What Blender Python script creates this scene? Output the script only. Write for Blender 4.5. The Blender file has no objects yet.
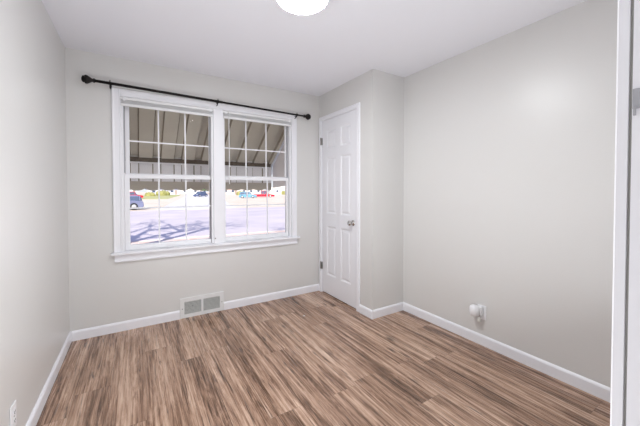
import bpy, bmesh, math, random
from mathutils import Vector, Matrix
S = bpy.context.scene
C = S.collection
PI = math.pi

# ------------------------------------------------------------ camera
F_PX = 298.97
cam_d = bpy.data.cameras.new('camera'); cam = bpy.data.objects.new('camera', cam_d); C.objects.link(cam)
cam_d.sensor_fit = 'HORIZONTAL'; cam_d.sensor_width = 36.0
cam_d.lens = F_PX / 640 * 36
cam_d.shift_y = -(213 - 196.37) / 640
cam_d.clip_start = 0.02; cam_d.clip_end = 2000
yaw, pit, rol = 0.55179, -0.019386, -0.00093
fwd = Vector((math.sin(yaw)*math.cos(pit), math.cos(yaw)*math.cos(pit), math.sin(pit)))
r_ = Vector((math.cos(yaw), -math.sin(yaw), 0)); u_ = r_.cross(fwd)
r2 = r_*math.cos(rol) + u_*math.sin(rol); u2 = -r_*math.sin(rol) + u_*math.cos(rol)
M3 = Matrix((r2, u2, -fwd)).transposed()
cam.matrix_world = Matrix.Translation((0.485, 0, 1.261)) @ M3.to_4x4()
S.camera = cam

# ------------------------------------------------------------ light, sky, exposure
S.view_settings.view_transform = 'Standard'; S.view_settings.look = 'None'
S.view_settings.exposure = 0.0; S.view_settings.gamma = 1.0; S.view_settings.use_curve_mapping = False
LAMP = 118.0          # emission of the ceiling lamp's diffuser
HALL_W = 44.0        # power of the added, unseen fill light in the hall
w = bpy.data.worlds.new('world'); S.world = w; w.use_nodes = True
nt = w.node_tree; nt.nodes.clear()
tc = nt.nodes.new('ShaderNodeTexCoord'); sx = nt.nodes.new('ShaderNodeSeparateXYZ')
rp = nt.nodes.new('ShaderNodeValToRGB'); bg = nt.nodes.new('ShaderNodeBackground'); ow = nt.nodes.new('ShaderNodeOutputWorld')
nt.links.new(tc.outputs['Generated'], sx.inputs[0]); nt.links.new(sx.outputs['Z'], rp.inputs[0])
rp.color_ramp.elements[0].position = 0.0; rp.color_ramp.elements[0].color = (.95, .97, 1.0, 1)
rp.color_ramp.elements[1].position = 0.30; rp.color_ramp.elements[1].color = (.33, .40, .72, 1)
nt.links.new(rp.outputs[0], bg.inputs[0]); bg.inputs[1].default_value = 1.0
nt.links.new(bg.outputs[0], ow.inputs[0])
sd = bpy.data.lights.new('sun', 'SUN'); sd.energy = 6.0; sd.angle = math.radians(.6); sd.color = (1, .95, .86)
so = bpy.data.objects.new('sun', sd); C.objects.link(so)
el = math.radians(29)
tv = Vector((.38*math.cos(el), .925*math.cos(el), -math.sin(el)))
so.rotation_euler = tv.to_track_quat('-Z', 'Y').to_euler(); so.location = (-5, -8, 12)

fl = bpy.data.lights.new('fill_light', 'AREA'); fl.shape = 'RECTANGLE'; fl.size = 1.3; fl.size_y = .7; fl.energy = 21.0; fl.color = (.94, .97, 1)  # added fill out of view, lifts the ceiling; no real lamp stands here
fo = bpy.data.objects.new('fill_light', fl); C.objects.link(fo); fo.location = (1.15, .60, .40)
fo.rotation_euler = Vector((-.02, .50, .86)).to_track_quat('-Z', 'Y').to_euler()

# ------------------------------------------------------------ materials
def mat(name, col, rough=.5, metal=0, bump=None, spec=None, emit=None, estr=0, var=None):
    m = bpy.data.materials.new(name); m.use_nodes = True
    n = m.node_tree; b = n.nodes['Principled BSDF']
    b.inputs['Base Color'].default_value = (*col, 1); b.inputs['Roughness'].default_value = rough
    b.inputs['Metallic'].default_value = metal
    if spec is not None: b.inputs['Specular IOR Level'].default_value = spec
    if emit: b.inputs['Emission Color'].default_value = (*emit, 1); b.inputs['Emission Strength'].default_value = estr
    g = n.nodes.new('ShaderNodeNewGeometry')
    if var:
        t = n.nodes.new('ShaderNodeTexNoise'); t.inputs['Scale'].default_value = var[0]; t.inputs['Detail'].default_value = 4
        n.links.new(g.outputs['Position'], t.inputs['Vector'])
        mx = n.nodes.new('ShaderNodeMix'); mx.data_type = 'RGBA'
        mr = n.nodes.new('ShaderNodeMapRange'); mr.inputs[1].default_value = .3; mr.inputs[2].default_value = .7
        n.links.new(t.outputs['Fac'], mr.inputs[0]); n.links.new(mr.outputs[0], mx.inputs[0])
        mx.inputs[6].default_value = (*col, 1); mx.inputs[7].default_value = (*var[1], 1)
        n.links.new(mx.outputs[2], b.inputs['Base Color'])
    if bump:
        t = n.nodes.new('ShaderNodeTexNoise'); t.inputs['Scale'].default_value = bump[0]; t.inputs['Detail'].default_value = 3
        n.links.new(g.outputs['Position'], t.inputs['Vector'])
        bp = n.nodes.new('ShaderNodeBump'); bp.inputs['Strength'].default_value = bump[1]; bp.inputs['Distance'].default_value = .002
        n.links.new(t.outputs['Fac'], bp.inputs['Height']); n.links.new(bp.outputs[0], b.inputs['Normal'])
    return m

M = {}
M['wall'] = mat('greige_paint', (.70, .69, .675), .33, bump=(120, .2), var=(1.2, (.71, .70, .69)))
M['ceiling'] = mat('ceiling_paint', (.87, .875, .93), .8, bump=(90, .2))
M['trim'] = mat('white_trim_paint', (.88, .88, .92), .35, bump=(40, .05))
M['door'] = mat('door_paint', (.87, .87, .91), .3, bump=(30, .08))
M['vinyl'] = mat('white_vinyl', (.86, .86, .89), .35, bump=(30, .03))
M['track'] = mat('grey_vinyl_track', (.42, .42, .45), .5, bump=(30, .03))
M['black'] = mat('oil_rubbed_black', (.007, .005, .005), .5, spec=.25, bump=(60, .1))
M['chrome'] = mat('brushed_nickel', (.55, .54, .52), .22, metal=1, bump=(80, .05))
M['hinge'] = mat('hinge_steel', (.28, .27, .26), .35, metal=1, bump=(80, .05))
M['plastic'] = mat('white_plastic', (.86, .86, .88), .35, bump=(30, .02))
M['slot'] = mat('dark_slot', (.03, .03, .03), .7, bump=(30, .02))
M['blind'] = mat('blind_white', (.84, .84, .85), .4, bump=(30, .03))
M['diffuser'] = mat('lamp_diffuser', (.9, .9, .9), .4, emit=(.95, .98, 1), estr=LAMP)
M['lampring'] = mat('lamp_ring', (.85, .85, .86), .4, bump=(30, .02))
M['vent'] = mat('vent_white_enamel', (.80, .80, .80), .4, bump=(40, .05))
M['louver'] = mat('vent_louver_grey', (.50, .50, .48), .45, bump=(40, .05))
M['dark'] = mat('duct_dark', (.05, .05, .05), .8, bump=(20, .1))
M['oil'] = mat('amber_oil_bottle', (.74, .73, .69), .2, spec=.6, bump=(20, .02))
M['jambdark'] = mat('jamb_gap_grey', (.42, .41, .385), .8, bump=(20, .05))

def glass():
    m = bpy.data.materials.new('window_glass'); m.use_nodes = True; n = m.node_tree; n.nodes.clear()
    o = n.nodes.new('ShaderNodeOutputMaterial'); mx = n.nodes.new('ShaderNodeMixShader')
    t = n.nodes.new('ShaderNodeBsdfTransparent'); g = n.nodes.new('ShaderNodeBsdfGlossy'); f = n.nodes.new('ShaderNodeFresnel')
    t.inputs[0].default_value = (.97, .98, .98, 1); g.inputs['Roughness'].default_value = .02; f.inputs[0].default_value = 1.06
    n.links.new(f.outputs[0], mx.inputs[0]); n.links.new(t.outputs[0], mx.inputs[1]); n.links.new(g.outputs[0], mx.inputs[2])
    n.links.new(mx.outputs[0], o.inputs[0]); return m
M['glass'] = glass()

def floor_mat():
    m = bpy.data.materials.new('laminate_planks'); m.use_nodes = True; n = m.node_tree; L = n.links.new
    b = n.nodes['Principled BSDF']
    N = lambda t: n.nodes.new('ShaderNode' + t)
    def math_(op, a, bb=None, c=None):
        x = N('Math'); x.operation = op
        for i, v in enumerate((a, bb, c)):
            if v is None: continue
            if isinstance(v, (int, float)): x.inputs[i].default_value = v
            else: L(v, x.inputs[i])
        return x.outputs[0]
    g = N('NewGeometry'); s = N('SeparateXYZ'); L(g.outputs['Position'], s.inputs[0])
    X, Y = s.outputs['X'], s.outputs['Y']
    W, LEN = .193, 1.22
    xr = math_('DIVIDE', math_('ADD', X, .05), W); row = math_('FLOOR', xr)
    wn = N('TexWhiteNoise'); wn.noise_dimensions = '1D'; L(row, wn.inputs['W'])
    yr = math_('ADD', math_('DIVIDE', Y, LEN), math_('MULTIPLY', wn.outputs['Value'], 7.3)); col = math_('FLOOR', yr)
    idv = N('CombineXYZ'); L(row, idv.inputs[0]); L(col, idv.inputs[1])
    wi = N('TexWhiteNoise'); wi.noise_dimensions = '3D'; L(idv.outputs[0], wi.inputs['Vector'])
    rnd = wi.outputs['Value']
    def cv(sx_, sy_, wob=0.0):
        c = N('CombineXYZ')
        L(math_('ADD', math_('MULTIPLY', X, sx_), math_('MULTIPLY', rnd, 37.0)), c.inputs[0])
        L(math_('ADD', math_('MULTIPLY', Y, sy_), math_('MULTIPLY', rnd, 91.0)), c.inputs[1])
        L(math_('MULTIPLY', rnd, 13.0), c.inputs[2]); return c.outputs[0]
    def noise(v, det, dist, sc=1.0, ro=.55):
        t = N('TexNoise'); t.inputs['Scale'].default_value = sc; t.inputs['Detail'].default_value = det
        t.inputs['Distortion'].default_value = dist; t.inputs['Roughness'].default_value = ro
        L(v, t.inputs['Vector']); return t.outputs['Fac']
    broad = noise(cv(11, .55), 3, 1.2)          # light and dark bands inside a plank
    grain = noise(cv(70, 1.3), 7, .8, ro=.68)           # fine streaks
    fig = noise(cv(17, 1.9), 8, 3.6, ro=.72)           # cathedral figure
    fine = noise(cv(190, 7), 4, .5)
    mixv = math_('ADD', math_('MULTIPLY', broad, .40), math_('ADD', math_('MULTIPLY', grain, .30), math_('MULTIPLY', fig, .30)))
    mixv = math_('ADD', mixv, math_('MULTIPLY', math_('SUBTRACT', rnd, .5), .03))
    mixv = math_('ADD', mixv, math_('MULTIPLY', math_('SUBTRACT', fine, .5), .17))
    rp = N('ValToRGB'); L(mixv, rp.inputs[0]); cr = rp.color_ramp
    cols = [(.37, (.066, .037, .023)), (.427, (.165, .093, .058)), (.472, (.300, .178, .120)), (.515, (.440, .278, .195)), (.568, (.585, .400, .295)), (.63, (.72, .53, .41))]
    cr.elements[0].position, cr.elements[0].color = cols[0][0], (*cols[0][1], 1)
    cr.elements[1].position, cr.elements[1].color = cols[-1][0], (*cols[-1][1], 1)
    for p_, c_ in cols[1:-1]:
        e = cr.elements.new(p_); e.color = (*c_, 1)
    # dark worm streaks and knots
    st = noise(cv(34, 1.7), 4, 2.0, ro=.6)
    stf = N('MapRange'); L(st, stf.inputs[0]); stf.inputs[1].default_value = .41; stf.inputs[2].default_value = .35
    kn = N('TexVoronoi'); kn.inputs['Scale'].default_value = 1.0; L(cv(7, 2.2), kn.inputs['Vector'])
    knf = N('MapRange'); L(math_('ADD', kn.outputs['Distance'], math_('MULTIPLY', math_('SUBTRACT', fig, .5), .35)), knf.inputs[0]); knf.inputs[1].default_value = .13; knf.inputs[2].default_value = .03
    dk = math_('MAXIMUM', math_('MULTIPLY', stf.outputs[0], .65), math_('MULTIPLY', knf.outputs[0], .8))
    m1 = N('Mix'); m1.data_type = 'RGBA'; L(dk, m1.inputs[0]); L(rp.outputs[0], m1.inputs[6]); m1.inputs[7].default_value = (.05, .032, .026, 1)
    # joints
    fx = math_('FRACT', xr); fy = math_('FRACT', yr)
    ex = math_('LESS_THAN', math_('MINIMUM', fx, math_('SUBTRACT', 1, fx)), .006)
    ey = math_('LESS_THAN', math_('MINIMUM', fy, math_('SUBTRACT', 1, fy)), .0010)
    j = math_('MAXIMUM', ex, ey)
    m2 = N('Mix'); m2.data_type = 'RGBA'; L(math_('MULTIPLY', j, .42), m2.inputs[0]); L(m1.outputs[2], m2.inputs[6]); m2.inputs[7].default_value = (.07, .045, .035, 1)
    L(m2.outputs[2], b.inputs['Base Color'])
    rr = N('MapRange'); L(grain, rr.inputs[0]); rr.inputs[3].default_value = .18; rr.inputs[4].default_value = .36; L(rr.outputs[0], b.inputs['Roughness'])
    bp = N('Bump'); bp.inputs['Strength'].default_value = .25; bp.inputs['Distance'].default_value = .0015
    L(math_('SUBTRACT', grain, math_('MULTIPLY', j, 1.0)), bp.inputs['Height']); L(bp.outputs[0], b.inputs['Normal'])
    b.inputs['Specular IOR Level'].default_value = .5
    return m
M['floor'] = floor_mat()

# exterior materials
M['siding'] = mat('house_siding', (.75, .74, .72), .7, bump=(10, .1))
M['awning'] = mat('awning_taupe_enamel', (.55, .50, .42), .9, spec=.1, bump=(20, .05), var=(3, (.61, .56, .47)))
M['valance'] = mat('awning_cream_enamel', (.86, .82, .82), .9, spec=.1, bump=(20, .05))
M['brown'] = mat('awning_brown_trim', (.10, .075, .055), .6, bump=(60, .3), var=(30, (.16, .12, .09)))
M['seam_shade'] = mat('awning_seam_shade', (.36, .315, .255), .9, spec=.1, bump=(20, .05))  # shade on the ridge sides, put into the colour
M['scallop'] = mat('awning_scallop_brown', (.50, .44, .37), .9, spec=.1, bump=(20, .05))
M['alu'] = mat('aluminium', (.80, .82, .88), .35, metal=.2, bump=(40, .05))
M['street'] = mat('pale_concrete', (.70, .62, .65), .9, bump=(3, .1), var=(.45, (.86, .76, .77)))
M['side_road'] = mat('bright_concrete', (.90, .86, .86), .9, bump=(3, .1), var=(.5, (.84, .80, .80)))
M['lawn'] = mat('dry_lawn', (.86, .70, .54), 1, bump=(8, .3), var=(.35, (.95, .84, .70)))
M['leaves'] = mat('leaf_strewn_verge', (.92, .62, .48), 1, bump=(8, .3), var=(2.5, (.88, .78, .72)))
M['green'] = mat('green_lawn', (.52, .56, .22), 1, bump=(3, .3), var=(.12, (.70, .62, .30)))
M['bark'] = mat('bark', (.13, .10, .08), .9, bump=(20, .8))
M['carred'] = mat('red_car_paint', (.66, .02, .05), .25, bump=(5, .01))
M['carblue'] = mat('blue_car_paint', (.08, .11, .22), .25, bump=(5, .01))
M['carslate'] = mat('slate_blue_car_paint', (.20, .22, .36), .3, bump=(5, .01))
M['carteal'] = mat('light_blue_car_paint', (.16, .38, .56), .3, bump=(5, .01))
M['carglass'] = mat('car_glass', (.10, .13, .20), .08, bump=(5, .01))
M['tyre'] = mat('tyre_rubber', (.03, .03, .03), .9, bump=(20, .1))
M['rim'] = mat('wheel_rim', (.75, .75, .76), .3, metal=.6, bump=(20, .05))
M['light_lens'] = mat('headlight_lens', (.9, .9, .9), .15, bump=(20, .02))
M['whitewall'] = mat('white_siding', (.88, .86, .84), .8, bump=(2, .1))
M['lilac'] = mat('pale_blue_siding', (.62, .62, .74), .8, bump=(2, .1))
M['brick'] = mat('pale_brick', (.80, .62, .58), .9, bump=(4, .3), var=(3, (.72, .55, .50)))
M['roofblue'] = mat('blue_grey_shingle', (.22, .22, .34), .9, bump=(6, .4), var=(2, (.28, .28, .40)))
M['roofbrown'] = mat('brown_shingle', (.34, .26, .22), .9, bump=(6, .4), var=(2, (.42, .34, .30)))
M['farglass'] = mat('house_window_glass', (.10, .12, .18), .1, bump=(5, .01))
M['olive'] = mat('olive_foliage', (.30, .29, .10), 1, bump=(3, .6), var=(.8, (.42, .40, .16)))
M['pine'] = mat('dark_green_foliage', (.10, .15, .08), 1, bump=(3, .6), var=(.8, (.18, .22, .12)))

# ------------------------------------------------------------ mesh helpers
class MB:
    def __init__(s): s.b = bmesh.new()
    def box(s, x0, x1, y0, y1, z0, z1, mat4=None):
        v = [s.b.verts.new(Vector((x, y, z)) if mat4 is None else mat4 @ Vector((x, y, z))) for x in (x0, x1) for y in (y0, y1) for z in (z0, z1)]
        for f in ((0,1,3,2), (4,6,7,5), (0,4,5,1), (2,3,7,6), (0,2,6,4), (1,5,7,3)): s.b.faces.new([v[i] for i in f])
        return s
    def tube(s, pts, rad, seg=12, cap=True):
        pts = [Vector(p) for p in pts]
        if isinstance(rad, (int, float)): rad = [rad]*len(pts)
        rings = []
        for i, p in enumerate(pts):
            d = (pts[min(i+1, len(pts)-1)] - pts[max(i-1, 0)]).normalized()
            a = d.orthogonal().normalized() if i == 0 else (rings_a - d*rings_a.dot(d)).normalized()
            rings_a = a; c = d.cross(a)
            rings.append([s.b.verts.new(p + (a*math.cos(2*PI*k/seg) + c*math.sin(2*PI*k/seg))*rad[i]) for k in range(seg)])
        for r0, r1 in zip(rings, rings[1:]):
            for k in range(seg): s.b.faces.new((r0[k], r0[(k+1)%seg], r1[(k+1)%seg], r1[k]))
        if cap: s.b.faces.new(rings[0][::-1]); s.b.faces.new(rings[-1])
        return s
    def lathe(s, prof, origin, axis, seg=24):   # prof: (distance along axis, radius)
        o = Vector(origin); d = Vector(axis).normalized()
        return s.tube([o + d*t for t, _ in prof], [max(r, 1e-4) for _, r in prof], seg) if False else s._lathe(prof, o, d, seg)
    def _lathe(s, prof, o, d, seg):
        a = d.orthogonal().normalized(); c = d.cross(a); rings = []
        for t, r in prof:
            r = max(r, 2e-4)
            rings.append([s.b.verts.new(o + d*t + (a*math.cos(2*PI*k/seg) + c*math.sin(2*PI*k/seg))*r) for k in range(seg)])
        for r0, r1 in zip(rings, rings[1:]):
            for k in range(seg): s.b.faces.new((r0[k], r0[(k+1)%seg], r1[(k+1)%seg], r1[k]))
        s.b.faces.new(rings[0][::-1]); s.b.faces.new(rings[-1]); return s
    def prism(s, poly, fn, t0, t1):   # poly of 2D points, fn(u, v, t) -> 3D
        a = [s.b.verts.new(fn(u, v, t0)) for u, v in poly]; c = [s.b.verts.new(fn(u, v, t1)) for u, v in poly]
        n = len(poly)
        for i in range(n): s.b.faces.new((a[i], a[(i+1)%n], c[(i+1)%n], c[i]))
        s.b.faces.new(a[::-1]); s.b.faces.new(c); return s
    def build(s, name, m, parent=None, bevel=0, smooth=False, seg=2):
        bmesh.ops.recalc_face_normals(s.b, faces=s.b.faces)
        me = bpy.data.meshes.new(name); s.b.to_mesh(me); s.b.free(); me.materials.append(M[m] if isinstance(m, str) else m)
        if smooth:
            for p in me.polygons: p.use_smooth = True
        o = bpy.data.objects.new(name, me); C.objects.link(o)
        if parent:
            o.parent = parent; o.matrix_parent_inverse = Matrix.Translation(parent.location).inverted() if not parent.get('local') else Matrix()
        if bevel:
            b = o.modifiers.new('bevel', 'BEVEL'); b.width = bevel; b.segments = seg; b.limit_method = 'ANGLE'; b.angle_limit = math.radians(40)
        return o
def tag(o, label=None, cat=None, group=None, kind=None):
    if label: o['label'] = label
    if cat: o['category'] = cat
    if group: o['group'] = group
    if kind: o['kind'] = kind
    return o
def empty(name, loc=(0, 0, 0), local=False):
    o = bpy.data.objects.new(name, None); C.objects.link(o); o.location = loc; o.empty_display_size = .05
    if local: o['local'] = 1
    return o
def struct(o): o['kind'] = 'structure'; return o

# ------------------------------------------------------------ room shell
H = 2.44; D = 3.211; XC = 2.452; YC = 2.2165; XR = 2.8813; YN = 0.123
struct(MB().box(-.12, 3.0, -1.7, D+.16, -.12, 0).build('floor', 'floor'))
struct(MB().box(-.45, 3.35, -1.9, D+.5, H, H+.32).build('ceiling', 'ceiling'))
struct(MB().box(-.14, 0, -1.72, D+.16, -.6, H).build('wall_left', 'wall'))
struct(MB().box(XR, XR+.14, -1.72, D+.16, -.6, H).build('wall_right', 'wall'))
# back wall with one opening for the twin window
OX0, OX1, OZ0, OZ1 = .375, 2.06, .69, 2.10
wb = MB()
wb.box(0, OX0, D, D+.14, 0, H).box(OX1, XR, D, D+.14, 0, H).box(OX0, OX1, D, D+.14, 0, OZ0).box(OX0, OX1, D, D+.14, OZ1, H)
struct(wb.build('wall_back', 'wall'))
sd_ = MB().box(-.14, OX0, D+.142, D+.165, -.6, H).box(OX1, XR+.14, D+.142, D+.165, -.6, H).box(OX0, OX1, D+.142, D+.165, -.6, OZ0).box(OX0, OX1, D+.142, D+.165, OZ1, H)
struct(sd_.build('wall_exterior', 'siding'))
# closet walls
DY0, DY1, DZ = 2.460, 3.145, 2.108      # door leaf opening
wc = MB().box(XC, XC+.11, YC, DY0-.012, 0, H).box(XC, XC+.11, DY1+.012, D, 0, H).box(XC, XC+.11, DY0-.012, DY1+.012, DZ+.012, H)
wc.box(XC+.11, XR, YC, YC+.11, 0, H)
struct(wc.build('wall_closet', 'wall'))
# near wall with the doorway the picture is taken from
JX = 1.035; JL = .235
wn = MB().box(0, JL-.02, -.0, YN, 0, H).box(JX+.02, XR, -.0, YN, 0, H).box(JL-.02, JX+.02, -.0, YN, 2.06, H)
struct(wn.build('wall_near', 'wall'))
struct(MB().box(-.14, XR+.14, -1.72, -1.6, 0, H).build('wall_hall', 'wall'))
# door_2: the entry doorway frame
d2 = struct(empty('door_2', (JX, .06, 0)))
jm = MB().box(JX, JX+.02, 0.0, YN-.003, 0, 2.04).box(JL-.02, JL, 0.0, YN-.003, 0, 2.04).box(JL-.02, JX+.02, 0.0, YN-.003, 2.04, 2.06)
jm.build('door_jamb', 'trim', d2)
MB().box(JX+.004, JX+.02, YN-.004, YN+.0005, 0, 2.05).build('jamb_gap_strip', 'jambdark', d2)  # grey strip in the gap between jamb and casing
cs = MB()
cs.prism([(JX, .1235), (JX, .134), (JX+.006, .137), (JX+.045, .141), (JX+.06, .138), (JX+.06, .1235)], lambda u, v, t: Vector((u, v, t)), 0, 2.06)
cs.box(JL-.06, JL, .1235, .137, 0, 2.06).box(JL-.06, JX+.06, .1235, .137, 2.0605, 2.12)
cs.build('door_casing', 'trim', d2)
lp = MB().box(JX-.0020, JX-.0001, .1125, .1195, 1.366, 1.392).box(JX-.0040, JX-.002, .1155, .1185, 1.357, 1.370)
lp.build('latch_plate', 'track', d2, bevel=.0008)

# baseboards
def base_prof(): return [(0, 0), (.0135, 0), (.0135, .068), (.010, .076), (.004, .083), (0, .084)]
def baseboard(name, p0, p1, nrm):
    p0, p1, nrm = Vector((*p0, 0)), Vector((*p1, 0)), Vector((*nrm, 0)); d = (p1-p0)
    o = MB().prism(base_prof(), lambda u, v, t: p0 + d*t + nrm*u + Vector((0, 0, v)), 0, 1).build(name, 'trim'); return struct(o)
baseboard('baseboard_left', (0.0005, YN), (0.0005, D), (1, 0))
baseboard('baseboard_back', (.0135, D-.0005), (.838, D-.0005), (0, -1))
baseboard('baseboard_back_right', (1.262, D-.0005), (XC, D-.0005), (0, -1))
baseboard('baseboard_closet_side', (XC-.0005, 2.406), (XC-.0005, YC-.0135), (-1, 0))
baseboard('baseboard_closet_front', (XC, YC-.0005), (XR-.0135, YC-.0005), (0, -1))
baseboard('baseboard_right', (XR-.0005, YN+.0), (XR-.0005, YC), (-1, 0))
baseboard('baseboard_near', (JX+.062, YN+.0005), (XR-.0135, YN+.0005), (0, 1))

# ------------------------------------------------------------ closet door
d1 = struct(empty('door_1', (XC, 2.8, 0)))
d1['label'] = 'white six-panel closet door with a round metal knob'
pr = MB()
CW = .052
def cprof(): return [(0, 0), (.013, .004), (.016, .016), (.012, .040), (.014, .048), (.010, CW), (0, CW)]
def casing_side(y, sgn, z1):
    pr.prism([(u, v) for u, v in cprof()], lambda u, v, t: Vector((XC-.0003-u, y + sgn*v, t)), 0, z1)
casing_side(DY0-.003, -1, DZ+.004+CW)
casing_side(DY1+.003, 1, DZ+.004+CW)
pr.prism(cprof(), lambda u, v, t: Vector((XC-.0003-u, t, DZ+.004+v)), DY0-.003, DY1+.003)
pr.build('door_casing', 'trim', d1, bevel=.001)
jb = MB().box(XC+.0002, XC+.11, DY0-.0118, DY0-.003, 0, DZ+.01).box(XC+.0002, XC+.11, DY1+.003, DY1+.0118, 0, DZ+.01).box(XC+.0002, XC+.11, DY0-.003, DY1+.003, DZ+.003, DZ+.0115)
jb.build('door_jamb', 'trim', d1)
# leaf, front face at x = XF looking to -x
XF = XC + .002; TH = .035; z0l, z1l = .012, DZ
yl0, yl1 = DY0, DY1
st, mid = .105, .095
pw = (yl1-yl0-2*st-mid)/2
cols = [(yl0+st, yl0+st+pw), (yl1-st-pw, yl1-st)]
rows = [(.24, .835), (.985, 1.66), (1.765, 1.985)]
lf = MB(); b = lf.b
ys = sorted({yl0, yl1} | {v for c in cols for v in c}); zs = sorted({z0l, z1l} | {v for r in rows for v in r})
def q(a0, a1, c0, c1, dx0, dx1, i0, i1):   # frame ring between inset i0 and i1
    def rect(i, dx): return [b.verts.new((XF+dx, y, z)) for y, z in ((a0+i, c0+i), (a1-i, c0+i), (a1-i, c1-i), (a0+i, c1-i))]
    A, B_ = rect(i0, dx0), rect(i1, dx1)
    for k in range(4): b.faces.new((A[k], A[(k+1)%4], B_[(k+1)%4], B_[k]))
for yi in range(len(ys)-1):
    for zi in range(len(zs)-1):
        a0, a1, c0, c1 = ys[yi], ys[yi+1], zs[zi], zs[zi+1]
        if (a0, a1) in cols and (c0, c1) in rows:
            prof = [(0, 0), (.006, .003), (.016, .010), (.022, .010), (.042, .003)]
            for (i0, x0), (i1, x1) in zip(prof, prof[1:]): q(a0, a1, c0, c1, x0, x1, i0, i1)
            i = .042; b.faces.new([b.verts.new((XF+.003, y, z)) for y, z in ((a0+i, c0+i), (a1-i, c0+i), (a1-i, c1-i), (a0+i, c1-i))])
        else: b.faces.new([b.verts.new((XF, y, z)) for y, z in ((a0, c0), (a1, c0), (a1, c1), (a0, c1))])
bmesh.ops.remove_doubles(b, verts=b.verts, dist=1e-5)
lf.box(XF+.012, XF+TH, yl0, yl1, z0l, z1l)
for (a, c) in ((yl0, yl0+.0001), (yl1-.0001, yl1)): lf.box(XF, XF+.012, a, c, z0l, z1l)
lf.box(XF, XF+.012, yl0, yl1, z0l, z0l+.0001); lf.box(XF, XF+.012, yl0, yl1, z1l-.0001, z1l)
lf.build('door_leaf', 'door', d1)
kn = MB()._lathe([(0, .031), (.004, .031), (.008, .022), (.012, .012), (.030, .011), (.036, .020), (.042, .0265), (.052, .028), (.060, .024), (.065, .013), (.0655, 0)], Vector((XF-.0002, 2.525, .915)), Vector((-1, 0, 0)), 28)
kn.build('door_knob', 'chrome', d1, smooth=True)
MB().box(XC-.0022, XC+.0016, DY0-.0026, DY0-.0004, .885, .945).build('latch_plate', 'hinge', d1)
for hz in (1.864, .335):
    h = MB().tube([(XC-.017, DY1+.006, hz-.043), (XC-.017, DY1+.006, hz+.043)], .0065, 12)
    h.box(XC-.0165, XC-.0145, DY1-.010, DY1+.006, hz-.043, hz+.043).tube([(XC-.017, DY1+.006, hz+.043), (XC-.017, DY1+.006, hz+.049)], .0045, 10)
    h.box(XC-.0145, XC+.0018, DY1-.010, DY1-.008, hz-.043, hz+.043)
    h.build('hinge', 'hinge', d1)

# ------------------------------------------------------------ window trim and windows
t1 = struct(empty('trim_1', (1.22, D, .7)))
cz = MB()
def wc_prof(wd): return [(0, 0), (.016, 0), (.018, .008), (.014, .020), (.014, wd-.012), (.018, wd-.006), (.016, wd), (0, wd)]
f = D-.0003
cz.prism(wc_prof(.063), lambda u, v, t: Vector((.312+v, f-u, t)), .712, 2.164)
cz.prism(wc_prof(.066), lambda u, v, t: Vector((2.06+v, f-u, t)), .712, 2.164)
cz.prism(wc_prof(.064), lambda u, v, t: Vector((t, f-u, 2.10+v)), .375, 2.06)
cz.box(1.17, 1.265, D-.014, D+.13, .712, 2.10)
cz.build('window_casing', 'trim', t1, bevel=.0015)
MB().box(.292, 2.157, D-.050, D-.0003, .690, .712).box(.376, 2.059, D, D+.075, .690, .712).build('window_stool', 'trim', t1, bevel=.006, seg=3)
MB().box(.318, 2.130, D-.016, D-.0003, .640, .6895).prism([(0, .624), (.020, .624), (.023, .632), (.020, .640), (0, .6405)], lambda u, v, t: Vector((t, D-.0003-u, v)), .318, 2.130).build('window_apron', 'trim', t1)
MB()._lathe([(0, .003), (.006, .003), (.007, .0065), (.011, .0065), (.012, .001)], Vector((1.178, D-.014, .768)), Vector((0, -1, 0)), 12).build('mullion_screw', 'hinge', t1)

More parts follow.
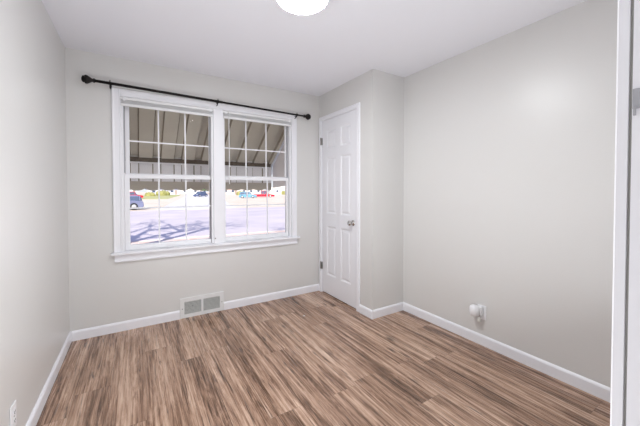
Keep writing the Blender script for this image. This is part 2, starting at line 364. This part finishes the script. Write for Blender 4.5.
def window(idx, x0, x1, gx):
    wroot = struct(empty('window_%d' % idx, ((x0+x1)/2, D+.08, .712)))
    # vinyl frame lining the opening and parting stop
    fr = MB().box(x0+.0005, x0+.020, D+.002, D+.135, .712, 2.0995).box(x1-.020, x1-.0005, D+.002, D+.135, .712, 2.0995)
    fr.box(x0+.020, x1-.020, D+.002, D+.135, 2.085, 2.0995).box(x0+.020, x1-.020, D+.076, D+.135, .700, .716)
    fr.build('window_frame', 'vinyl', wroot)
    tr = MB()
    for a, c in ((x0+.0202, x0+.030), (x1-.030, x1-.0202)): tr.box(a, c, D+.040, D+.066, 1.425, 2.084)
    tr.build('jamb_track', 'track', wroot)
    def sash(name, y0, y1, z0, z1, gz0, gz1, gx0, gx1, hz):
        s = MB(); a, c = x0+.031 if name == 'upper_sash' else x0+.022, x1-.031 if name == 'upper_sash' else x1-.022
        s.box(a, gx0, y0, y1, z0, z1).box(gx1, c, y0, y1, z0, z1).box(gx0, gx1, y0, y1, z0, gz0).box(gx0, gx1, y0, y1, gz1, z1)
        so_ = s.build(name, 'vinyl', wroot, bevel=.002)
        ym = (y0+y1)/2
        pn = MB().box(gx0+.0005, gx1-.0005, ym-.001, ym+.001, gz0+.0005, gz1-.0005).build('pane', 'glass', so_)
        g = MB(); wdt = (gx1-gx0)
        for k in (1, 2): g.box(gx0+wdt*k/3-.0065, gx0+wdt*k/3+.0065, ym-.010, ym-.0015, gz0, gz1)
        g.box(gx0, gx1, ym-.0105, ym-.0018, hz-.0065, hz+.0065)
        for o_ in (pn, g.build('grille', 'vinyl', so_)): o_.matrix_parent_inverse = Matrix()
        for o_ in (pn,): pass
        return so_
    us = sash('upper_sash', D+.070, D+.098, 1.385, 2.084, 1.424, 2.045, gx[0], gx[1], 1.722)
    ls = sash('lower_sash', D+.036, D+.064, .7125, 1.412, .762, 1.376, gx[2], gx[3], 1.100)
    xm = (x0+x1)/2
    hd = MB().box(xm-.035, xm+.035, D+.014, D+.0358, .722, .727).box(xm-.035, xm+.035, D+.012, D+.018, .716, .733)
    hd.build('sash_lift', 'vinyl', ls, bevel=.002)
    lk = MB().box(xm-.02, xm+.02, D+.038, D+.060, 1.4123, 1.420).box(xm-.004, xm+.022, D+.030, D+.044, 1.420, 1.426)
    lk.build('sash_lock', 'vinyl', ls, bevel=.002)
    return wroot
window(1, .375, 1.17, (.440, 1.150, .437, 1.148))
window(2, 1.265, 2.06, (1.300, 2.012, 1.300, 2.012))

# ------------------------------------------------------------ mini blinds (raised)
def blind(x0, x1, label, wand_x, sill):
    r = empty('window_blind', ((x0+x1)/2, D+.01, 2.02)); tag(r, label, 'window blind', 'raised mini blinds')
    MB().box(x0, x1, D-.012, D+.014, 2.074, 2.098).build('headrail', 'blind', r, bevel=.0015)
    s = MB()
    for k in range(9): s.box(x0+.006, x1-.006, D-.010, D+.013, 2.0425+k*.0032, 2.0425+k*.0032+.0012)
    s.box(x0+.02, x1-.02, D-.004, D+.006, 2.035, 2.072)
    s.build('slat_stack', 'blind', r)
    MB().box(x0+.004, x1-.004, D-.012, D+.013, 2.020, 2.0415).build('bottom_rail', 'blind', r, bevel=.002)
    for bx in (x0+.028, x1-.028):
        MB().box(bx-.011, bx+.011, D-.0165, D-.0122, 2.066, 2.0985).box(bx-.003, bx+.003, D-.0195, D-.0165, 2.060, 2.075).build('mounting_bracket', 'plastic', r)
    if wand_x:
        MB().tube([(wand_x, D-.020, 2.09), (wand_x+.001, D-.019, 1.9), (wand_x+.006, D-.010, 1.33)], .0042, 6).build('tilt_wand', 'blind', r)
    MB().tube([(x0+.45, D-.0135, 2.05), (x0+.45, D-.0155, 2.03), (x0+.47, D-.0135, 2.045)], .004, 6).build('lift_cord', 'blind', r, smooth=True)
    return r
blind(.358+.019, 1.168, 'white mini blind pulled up in the left half of the window, without a wand', None, .9)
blind(1.267, 2.058, 'white mini blind pulled up in the right window half, with a hanging wand', 1.325, .9)

# ------------------------------------------------------------ curtain rod
cr = empty('curtain_rod', (1.2, D-.07, 2.16)); tag(cr, 'black metal curtain rod with knobbed ends mounted above the window', 'curtain rod')
RY = D-.071; a = Vector((.200, RY, 2.184)); c = Vector((2.195, RY, 2.146)); dr = (c-a).normalized()
MB().tube([a, c], .0105, 14).build('rod', 'black', cr, smooth=True)
MB().tube([a, a+dr*1.05], .0125, 14).build('outer_rod', 'black', cr, smooth=True)
fp = [(-.006, .013), (0, .018), (.008, .018), (.012, .013), (.022, .017), (.036, .027), (.048, .034), (.060, .036), (.066, .032), (.068, .025), (.074, .028), (.082, .024), (.088, .008)]
for p_, d_ in ((a, -dr), (c, dr)):
    MB()._lathe(fp, p_, d_, 20).build('finial', 'black', cr, smooth=True)
for bx in (.306, 1.204, 2.102):
    zc = a.z + dr.z*(bx-a.x)
    br = MB().tube([(bx, D-.0145, zc-.030), (bx, D-.03, zc-.028), (bx, RY+.004, zc-.016), (bx, RY, zc-.010)], .0045, 8)
    br.box(bx-.009, bx+.009, D-.0045 if bx > 2.2 else D-.0045, D-.0005, zc-.055, zc-.010) if False else None
    br.box(bx-.008, bx+.008, D-.006, D-.0005, zc-.019 if bx > .31 else zc-.019, zc+.012)
    br.tube([(bx, D-.004, zc-.006), (bx, RY+.014, zc-.012)], .005, 8)
    br.tube([(bx-.006, RY, zc), (bx+.006, RY, zc)], .0145, 14).tube([(bx, RY, zc+.012), (bx, RY, zc+.027)], .0035, 8)
    br.build('bracket', 'black', cr)

# ------------------------------------------------------------ return air vent
v = empty('air_vent', (1.05, D, 0)); tag(v, 'white wall register with two grey louvered panels set into the baseboard under the window', 'air vent')
vx0, vx1, vz0, vz1 = .842, 1.260, .002, .198; vf = D-.014
vb = MB()
ox = [(.880, 1.038), (1.058, 1.222)]; oz = (.036, .160)
vb.box(vx0, ox[0][0], vf, D-.0005, vz0, vz1).box(ox[1][1], vx1, vf, D-.0005, vz0, vz1).box(ox[0][1], ox[1][0], vf, D-.0005, oz[0], oz[1])
vb.box(ox[0][0], ox[1][1], vf, D-.0005, vz0, oz[0]).box(ox[0][0], ox[1][1], vf, D-.0005, oz[1], vz1)
vb.build('frame', 'vent', v)
for (a0, a1) in ox:
    lv = MB(); n_ = 10
    for k in range(n_):
        z = oz[0] + (k+.5)*(oz[1]-oz[0])/n_
        lv.prism([(0, -.0055), (.0012, -.0055), (.0080, .0020), (.0068, .0020)], lambda u, vv, t: Vector((t, vf+.001+u, z+vv)), a0+.0005, a1-.0005)
    lv.build('louvers', 'louver', v)
    MB().box(a0, a1, D-.003, D-.001, oz[0], oz[1]).build('duct_opening', 'dark', v)
MB()._lathe([(0, .004), (.004, .004), (.005, .002)], Vector((.955, vf+.001, .112)), Vector((0, -1, 0)), 10).build('lever', 'dark', v)
for sx_ in (.862, 1.241):
    MB()._lathe([(0, .0045), (.0015, .0045), (.0022, .002)], Vector((sx_, vf-.0001, .095)), Vector((0, -1, 0)), 12).build('screw', 'hinge', v)

# ------------------------------------------------------------ outlets and air freshener
def outlet(name, xw, yc, zc, sg, label):
    r = empty(name, (xw, yc, zc)); tag(r, label, 'outlet')
    x0, x1 = sorted((xw+sg*.0004, xw+sg*.006))
    MB().box(x0, x1, yc-.035, yc+.035, zc-.057, zc+.057).build('cover_plate', 'plastic', r, bevel=.003, seg=3)
    for dz in (-.0195, .0195):
        x0, x1 = sorted((xw+sg*.0062, xw+sg*.0085))
        rc = MB().box(x0, x1, yc-.0165, yc+.0165, zc+dz-.0135, zc+dz+.0135).build('receptacle', 'plastic', r, bevel=.003)
        x0, x1 = sorted((xw+sg*.0086, xw+sg*.0092)); sl = MB()
        for dy in (-.0062, .0062): sl.box(x0, x1, yc+dy-.001, yc+dy+.001, zc+dz-.003, zc+dz+.006)
        sl.box(x0, x1, yc-.002, yc+.002, zc+dz-.010, zc+dz-.006)
        s_ = sl.build('slots', 'slot', rc); s_.matrix_parent_inverse = Matrix()
    MB()._lathe([(0, .003), (.001, .003), (.0015, .001)], Vector((xw+sg*.0062, yc, zc)), Vector((sg, 0, 0)), 10).build('screw', 'chrome', r)
    return r
outlet('wall_outlet', XR, 1.370, .268, -1, 'white outlet plate low on the right wall, behind the plugged-in air freshener')
outlet('wall_outlet', 0, 1.855, .245, 1, 'white outlet plate low on the left wall, cut by the bottom edge of the photo')
af = empty('air_freshener', (XR-.03, 1.355, .29)); tag(af, 'small white plug-in air freshener with a clear bottle, plugged in above the right baseboard', 'air freshener')
hy, hz, hx = 1.368, .286, XR-.0095
hb = MB(); hb.box(hx-.034, hx, hy-.017, hy+.025, hz-.036, hz+.034)
hb.build('plug_block', 'plastic', af, bevel=.006, seg=3)
hh = MB()
prof = [(-.042, .022), (-.037, .031), (-.012, .038), (.012, .039), (.032, .035), (.041, .025), (.045, .006)]
hh._lathe(prof, Vector((hx-.052, hy+.030, hz-.002)), Vector((0, 0, 1)), 24)
hh.build('housing', 'plastic', af, smooth=True)
MB()._lathe([(-.044, .010), (-.041, .014), (-.015, .015), (-.008, .010), (0, .008)], Vector((hx-.034, hy+.004, hz-.0455)), Vector((0, 0, 1)), 20).build('bottle', 'oil', af, smooth=True)

# small scrap on the floor
sc = MB(); sc.prism([(0, 0), (.014, .003), (.017, .012), (.006, .016), (-.004, .009)], lambda u, v_, t: Vector((1.905+u, 2.62+v_, t)), .0003, .004)
tag(sc.build('paper_scrap', 'plastic', None, bevel=.001), 'tiny white scrap lying on the wood floor left of the closet door', 'scrap')

# ------------------------------------------------------------ ceiling lamp
cl = empty('ceiling_light', (1.315, 1.54, H)); tag(cl, 'round flush white ceiling light, switched on, cut by the top edge of the photo', 'ceiling light')
lo = Vector((1.315, 1.54, H-.0003)); dn = Vector((0, 0, -1))
MB()._lathe([(0, .146), (.060, .148), (.0745, .148), (.077, .146), (.077, .100)], lo, dn, 48).build('rim', 'lampring', cl)
MB()._lathe([(.0772, .1455), (.079, .143), (.083, .12), (.0845, .08), (.085, 0)], lo, dn, 48).build('diffuser', 'diffuser', cl, smooth=True)
hl = bpy.data.lights.new('hall_fill_light', 'POINT'); hl.shadow_soft_size = .16; hl.energy = HALL_W; hl.color = (.92, .96, 1)
ho = bpy.data.objects.new('hall_fill_light', hl); C.objects.link(ho); ho.location = (1.42, -1.0, 1.55)  # added fill light behind the camera, an invented source

# ------------------------------------------------------------ window awning outside
aw = empty('window_awning', (1.22, D+.165, 2.2)); tag(aw, 'taupe corrugated metal awning with scalloped edge outside the window', 'awning')
AX0, AX1 = .24, 2.22; AY0, AY1 = D+.168, 4.20; AZ0, AZ1 = 2.215, 1.635
def corr(x):
    t = ((x-AX0+.05) % .235)/.235
    if t < .05: return t/.05
    if t < .36: return 1.0
    if t < .41: return (.41-t)/.05
    return 0.0
xs = []; x = AX0
brk = [0, .05, .36, .41]
k = -1
while True:
    for q_ in brk:
        X_ = AX0-.05 + (k+q_)*.235
        if AX0 < X_ < AX1: xs.append(X_)
    k += 1
    if AX0-.05+k*.235 > AX1: break
xs = [AX0] + sorted(xs) + [AX1]
def sheet(name, fa, fb, m, nv=1, th=.0015):
    s = MB(); g = []
    for X_ in xs: g.append([s.b.verts.new(fa(X_).lerp(fb(X_), j/nv)) for j in range(nv+1)])
    for g0, g1 in zip(g, g[1:]):
        for j in range(nv): s.b.faces.new((g0[j], g1[j], g1[j+1], g0[j+1]))
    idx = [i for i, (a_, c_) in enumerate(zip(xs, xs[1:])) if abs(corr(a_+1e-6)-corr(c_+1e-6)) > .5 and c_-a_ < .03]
    o = s.build(name, m, aw); o.data.materials.append(M['seam_shade'])
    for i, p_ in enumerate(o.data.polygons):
        if i//nv in idx: p_.material_index = 1  # ridge side faces get the painted shade
    so_ = o.modifiers.new('thickness', 'SOLIDIFY'); so_.thickness = th; return o
cz_ = lambda X_: corr(X_+1e-6)*.042
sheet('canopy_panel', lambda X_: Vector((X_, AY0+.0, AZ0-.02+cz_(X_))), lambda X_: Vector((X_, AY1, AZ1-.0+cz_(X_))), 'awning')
VZ = 1.375
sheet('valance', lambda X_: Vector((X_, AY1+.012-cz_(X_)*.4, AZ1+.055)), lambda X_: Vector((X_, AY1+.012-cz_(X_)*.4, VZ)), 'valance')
# scalloped trim under the valance
sp = MB(); pts = []; per = .17; n_ = int((AX1-AX0)/per*8)
top = []; bot = []
for i in range(n_+1):
    X_ = AX0 + (AX1-AX0)*i/n_
    bot.append((X_, 1.292 - .030*abs(math.sin(PI*(X_-AX0)/per))**.7)); top.append((X_, VZ+.004))
A = [sp.b.verts.new((x_, AY1+.0138, z_)) for x_, z_ in top]; B2 = [sp.b.verts.new((x_, AY1+.0138, z_)) for x_, z_ in bot]
for i in range(n_): sp.b.faces.new((A[i], A[i+1], B2[i+1], B2[i]))
o = sp.build('scalloped_trim', 'scallop', aw); mm = o.modifiers.new('thickness', 'SOLIDIFY'); mm.thickness = .0015
fr = MB().box(AX0+.01, AX1-.03, AY1-.036, AY1-.014, 1.608, 1.664); fr.build('front_rail', 'brown', aw)
MB().box(AX0+.01, AX1-.03, AY1-.034, AY1-.020, 1.590, 1.607).build('rail_lip', 'valance', aw)
for X_ in (AX0, AX1):
    MB().tube([(X_, AY0+.01, AZ0-.03), (X_, AY1-.01, AZ1-.005)], .016, 8).tube([(X_, AY1-.01, AZ1-.005), (X_, AY1-.01, 1.50)], .013, 8).build('end_rafter', 'alu', aw)
    X2 = X_ + (.020 if X_ > 1 else -.020)
    wg = MB().prism([(AY0+.02, AZ0-.03), (AY1, AZ1), (AY1, 1.30), (AY0+.30, 1.33), (AY0+.02, 1.42)], lambda u, v_, t: Vector((t, u, v_)), X2-.001, X2+.001)
    wg.build('side_wing', 'valance', aw)

# ------------------------------------------------------------ ground outside
G = -.60
def slab(name, poly, z0, z1, m): return struct(MB().prism(poly, lambda u, v_, t: Vector((u, v_, t)), z0, z1).build(name, m))
slab('ground', [(-150, D+.17), (300, D+.17), (400, 420), (-150, 420)], G-.3, G, 'lawn')
slab('street', [(-60, 13.0), (120, 12.4), (120, 29.6), (-60, 33.0)], G+.0, G+.02, 'street')
slab('verge', [(-60, 9.0), (120, 9.0), (120, 12.2), (-60, 12.8)], G+.0, G+.012, 'leaves')
slab('side_road', [(2.2, 32.8), (9.5, 31.8), (11, 40), (17.5, 70), (31, 135), (30, 170), (23.0, 170), (12, 92), (5.5, 52)], G+.0, G+.03, 'side_road')
slab('grass', [(-20, 75), (6.5, 75), (14, 120), (18, 150), (-20, 150)], G+.0, G+.03, 'green')

# ------------------------------------------------------------ cars
def car(loc, rz, L_, W_, Hc, paint, label, kind='sedan'):
    r = empty('car', loc, True); r.rotation_euler = (0, 0, rz); tag(r, label, 'car')
    h2 = W_/2
    bd = MB()
    low = [(-L_/2, .35), (-L_/2+.03, .62), (-L_/2+.10, .82), (-L_*.30, .90), (L_*.16, .92), (L_*.34, .82), (L_/2-.12, .70), (L_/2, .55), (L_/2, .30), (L_/2-.15, .20), (-L_/2+.12, .20)]
    bd.prism(low, lambda u, v_, t: Vector((u, t*(1-.10*max(0, (abs(u)/(L_/2))**4)), v_)), -h2, h2)
    bd.build('body', paint, r, bevel=.05)
    if kind == 'sedan': cab = [(-L_*.40, .86), (-L_*.30, Hc-.10), (-L_*.20, Hc), (L_*.06, Hc), (L_*.13, Hc-.07), (L_*.27, .86)]
    elif kind == 'suv': cab = [(-L_*.47, .86), (-L_*.44, Hc-.10), (-L_*.38, Hc), (L_*.08, Hc), (L_*.14, Hc-.07), (L_*.25, .86)]
    else: cab = [(-L_*.10, .88), (-L_*.09, Hc-.06), (-L_*.06, Hc), (L_*.10, Hc), (L_*.14, Hc-.07), (L_*.24, .88)]
    def fn(u, v_, t): return Vector((u, t*(h2-.04-.20*max(0, (v_-.86)/(Hc-.86))), v_))
    MB().prism(cab, fn, -1, 1).build('windows', 'carglass', r, bevel=.03)
    xr0 = cab[1][0]; xr1 = cab[-2][0]
    rf = MB().prism([(xr0, Hc-.11), (cab[2][0], Hc-.005), (cab[2][0], Hc+.03), (cab[3][0], Hc+.03), (cab[3][0], Hc-.005), (xr1, Hc-.08), (xr1-.05, Hc-.09), (xr0+.05, Hc-.12)], lambda u, v_, t: Vector((u, t*(h2-.21), v_)), -1, 1)
    for px in (xr0+.1, (xr0+xr1)/2, xr1-.05):
        for sg in (-1, 1): rf.box(px-.04, px+.04, min(sg*(h2-.03), sg*(h2-.23)), max(sg*(h2-.03), sg*(h2-.23)), .90, Hc)
    rf.build('roof', paint, r, bevel=.02)
    for xw in (-L_*.30, L_*.31):
        for sg in (-1, 1):
            wh = MB()._lathe([(-.10, .20), (-.10, .30), (-.07, .33), (.07, .33), (.10, .30), (.10, .20)], Vector((xw, sg*(h2-.09), .33)), Vector((0, sg, 0)), 20).build('wheel', 'tyre', r)
            rm = MB()._lathe([(0, .20), (.012, .20), (.02, .12), (.03, .05)], Vector((xw, sg*(h2+.012), .33)), Vector((0, sg, 0)), 12).build('rim', 'rim', wh)
            rm.matrix_parent_inverse = Matrix()
    for sg in (-1, 1):
        MB().box(L_/2-.06, L_/2+.01, sg*(h2-.35)-.18, sg*(h2-.35)+.18, .56, .70).build('headlight', 'light_lens', r, bevel=.02)
    return r
def toward(dx, dy): return math.atan2(dy, dx)
car((-.35, 83, G), 0.05, 4.6, 1.85, 1.62, 'carred', 'bright red car far left, behind the slate blue car across the street', 'suv')
car((-1.08, 34.4, G+.02), PI+.12, 4.3, 1.8, 1.36, 'carslate', 'slate blue car parked across the street in the left window half', 'suv')
car((17.3, 97, G+.03), toward(-.75, -.66), 4.6, 1.85, 1.60, 'carblue', 'dark blue car driving down the pale side road towards the house', 'sedan')
car((24.4, 73.5, G), toward(.92, -.38), 4.2, 1.8, 1.55, 'carteal', 'light blue car parked just left of the long red vehicle', 'suv')
car((30.9, 80, G), toward(.94, -.34), 6.4, 1.9, 1.85, 'carred', 'long red pickup beside the light blue car in the right window half', 'truck')

# ------------------------------------------------------------ houses
def house(x, y, w_, d_, hw, hr, rz, wallm, roofm, label, gable_front=False, wins=3):
    r = empty('house', (x, y, G), True); r.rotation_euler = (0, 0, rz); tag(r, label, 'house', 'houses along the far side')
    MB().box(-w_/2, w_/2, -d_/2, d_/2, 0, hw).build('walls', wallm, r)
    ov = .5
    if gable_front:
        MB().prism([(-w_/2-ov, hw-.1), (0, hw+hr), (w_/2+ov, hw-.1), (w_/2+ov, hw+.1), (0, hw+hr+.2), (-w_/2-ov, hw+.1)], lambda u, v_, t: Vector((u, t, v_)), -d_/2-ov, d_/2+ov).build('roof', roofm, r)
        MB().prism([(-w_/2, hw), (w_/2, hw), (0, hw+hr)], lambda u, v_, t: Vector((u, t, v_)), -d_/2, d_/2).build('gable', wallm, r)
    else:
        MB().prism([(-d_/2-ov, hw-.05), (0, hw+hr), (d_/2+ov, hw-.05), (d_/2+ov, hw+.15), (0, hw+hr+.2), (-d_/2-ov, hw+.15)], lambda u, v_, t: Vector((t, u, v_)), -w_/2-ov, w_/2+ov).build('roof', roofm, r)
        MB().prism([(-d_/2, hw), (d_/2, hw), (0, hw+hr)], lambda u, v_, t: Vector((t, u, v_)), -w_/2, w_/2).build('gable', wallm, r)
    for k in range(wins):
        xc_ = -w_/2 + w_*(k+.75)/(wins+.5)
        wf = MB().box(xc_-.75, xc_+.75, -d_/2-.06, -d_/2, .95, 2.25).build('window', 'whitewall', r)
        pp = MB().box(xc_-.65, xc_+.65, -d_/2-.08, -d_/2-.0601, 1.05, 2.15).build('pane', 'farglass', wf); pp.matrix_parent_inverse = Matrix()
    MB().box(w_/2-1.6, w_/2-.7, -d_/2-.06, -d_/2, .1, 2.15).build('door', 'roofbrown', r)
house(-7, 150, 16, 9, 2.6, 1.7, 0, 'lilac', 'roofblue', 'blue-roofed house at the left edge of the window view')
house(11, 158, 13, 9, 2.6, 1.8, 0, 'lilac', 'roofblue', 'pale blue house second from the left along the horizon')
house(27, 190, 14, 9, 2.7, 2.2, 0, 'whitewall', 'roofblue', 'white house behind the green lawn, left of the olive shrubs', True, 2)
house(37, 150, 12, 9, 2.6, 1.6, 0, 'brick', 'roofbrown', 'pinkish house left of the dark blue car')
house(53, 160, 14, 9, 2.6, 1.8, 0, 'whitewall', 'roofbrown', 'white house hidden partly by the window mullion')
house(68, 150, 13, 9, 3.0, 2.2, -.3, 'whitewall', 'whitewall', 'white gabled house left of the light blue car', True, 2)
house(84, 148, 13, 9, 2.8, 2.0, -.3, 'whitewall', 'whitewall', 'white house above the light blue car', True, 2)
house(99, 142, 12, 9, 2.9, 2.2, -.35, 'brick', 'whitewall', 'pinkish house above the red pickup', True, 2)
house(115, 138, 14, 9, 2.7, 1.6, -.4, 'whitewall', 'roofbrown', 'white house at the right edge of the window view')

# ------------------------------------------------------------ shrubs and trees
def shrub(x, y, w_, h_, m, label, seed, trunk=True, group=None):
    rnd = random.Random(seed)
    r = empty('shrub' if not trunk else 'tree', (x, y, G), True); tag(r, label, 'tree' if trunk else 'shrub', group)
    s = MB(); zb = h_*.25 if trunk else 0
    for k in range(26):
        a_ = rnd.uniform(0, 2*PI); q_ = rnd.uniform(0, 1)**.6; zz = rnd.uniform(0, 1)
        rad = w_*.22*rnd.uniform(.7, 1.2)
        c_ = Vector((math.cos(a_)*q_*w_*.36*(1-.5*zz), math.sin(a_)*q_*w_*.36*(1-.5*zz), zb + rad*.8 + zz*(h_-zb-2*rad)))
        res = bmesh.ops.create_icosphere(s.b, subdivisions=2, radius=rad, matrix=Matrix.Translation(c_))
        for v_ in res['verts']: v_.co += Vector((rnd.uniform(-1, 1), rnd.uniform(-1, 1), rnd.uniform(-1, 1)))*rad*.16
    s.build('foliage', m, r)
    if trunk: MB().tube([(0, 0, 0), (.1, 0, h_*.5)], [h_*.04, h_*.025], 8).build('trunk', 'bark', r)
    return r
shrub(30, 132, 7, 3.6, 'olive', 'round olive tree in front of the pinkish house', 3)
shrub(9.5, 128, 5, 1.4, 'olive', 'low olive shrub between the two blue-roofed houses', 4, False)
shrub(4.5, 118, 3.5, 1.0, 'olive', 'small olive shrub behind the bright red car', 5, False)
shrub(33, 175, 9, 8, 'pine', 'dark green tree behind the dark blue car', 6)
shrub(36.5, 120, 4, 1.6, 'olive', 'small olive shrub right of the dark blue car', 8, False)
shrub(60, 128, 4, 1.6, 'olive', 'small shrub by the white gabled house', 9, False)

def bare_tree(x, y, h_, seed, label):
    rnd = random.Random(seed); r = empty('bare_tree', (x, y, G), True); tag(r, label, 'tree')
    tr = MB(); br = MB()
    def grow(p, d, ln, rad, dep, mb):
        n_ = 4; pts = [p]; dd = d.copy(); rs = [rad]
        for i in range(n_):
            dd = (dd + Vector((rnd.uniform(-1, 1), rnd.uniform(-1, 1), rnd.uniform(-.4, .8)))*.16).normalized()
            pts.append(pts[-1] + dd*ln/n_); rs.append(rad*(1-.45*(i+1)/n_))
        mb.tube(pts, rs, 7 if dep < 2 else 5, True)
        if dep >= 5: return
        for k in range(rnd.choice((2, 3, 3)) if dep else 4):
            i = rnd.choice((2, 3, 4)); t_ = pts[i]
            ax = Vector((rnd.uniform(-1, 1), rnd.uniform(-1, 1), rnd.uniform(-.2, .5))).normalized()
            grow(t_, (dd*.65 + ax*.75).normalized(), ln*rnd.uniform(.62, .85), rs[i]*.74, dep+1, br)
    grow(Vector((0, 0, 0)), Vector((0, 0, 1)), h_*.30, h_*.030, 0, tr)
    tr.build('trunk', 'bark', r, smooth=True); br.build('branches', 'bark', r, smooth=True)
bare_tree(-1.6, 8.0, 12, 12, 'bare tree left of the window, throwing branch shadows on the street')
bare_tree(4.7, 6.6, 7.5, 24, 'bare tree right of the window, beside the leaf-strewn verge')
bare_tree(-9.5, 12.5, 12, 31, 'bare tree farthest left, set back toward the street')
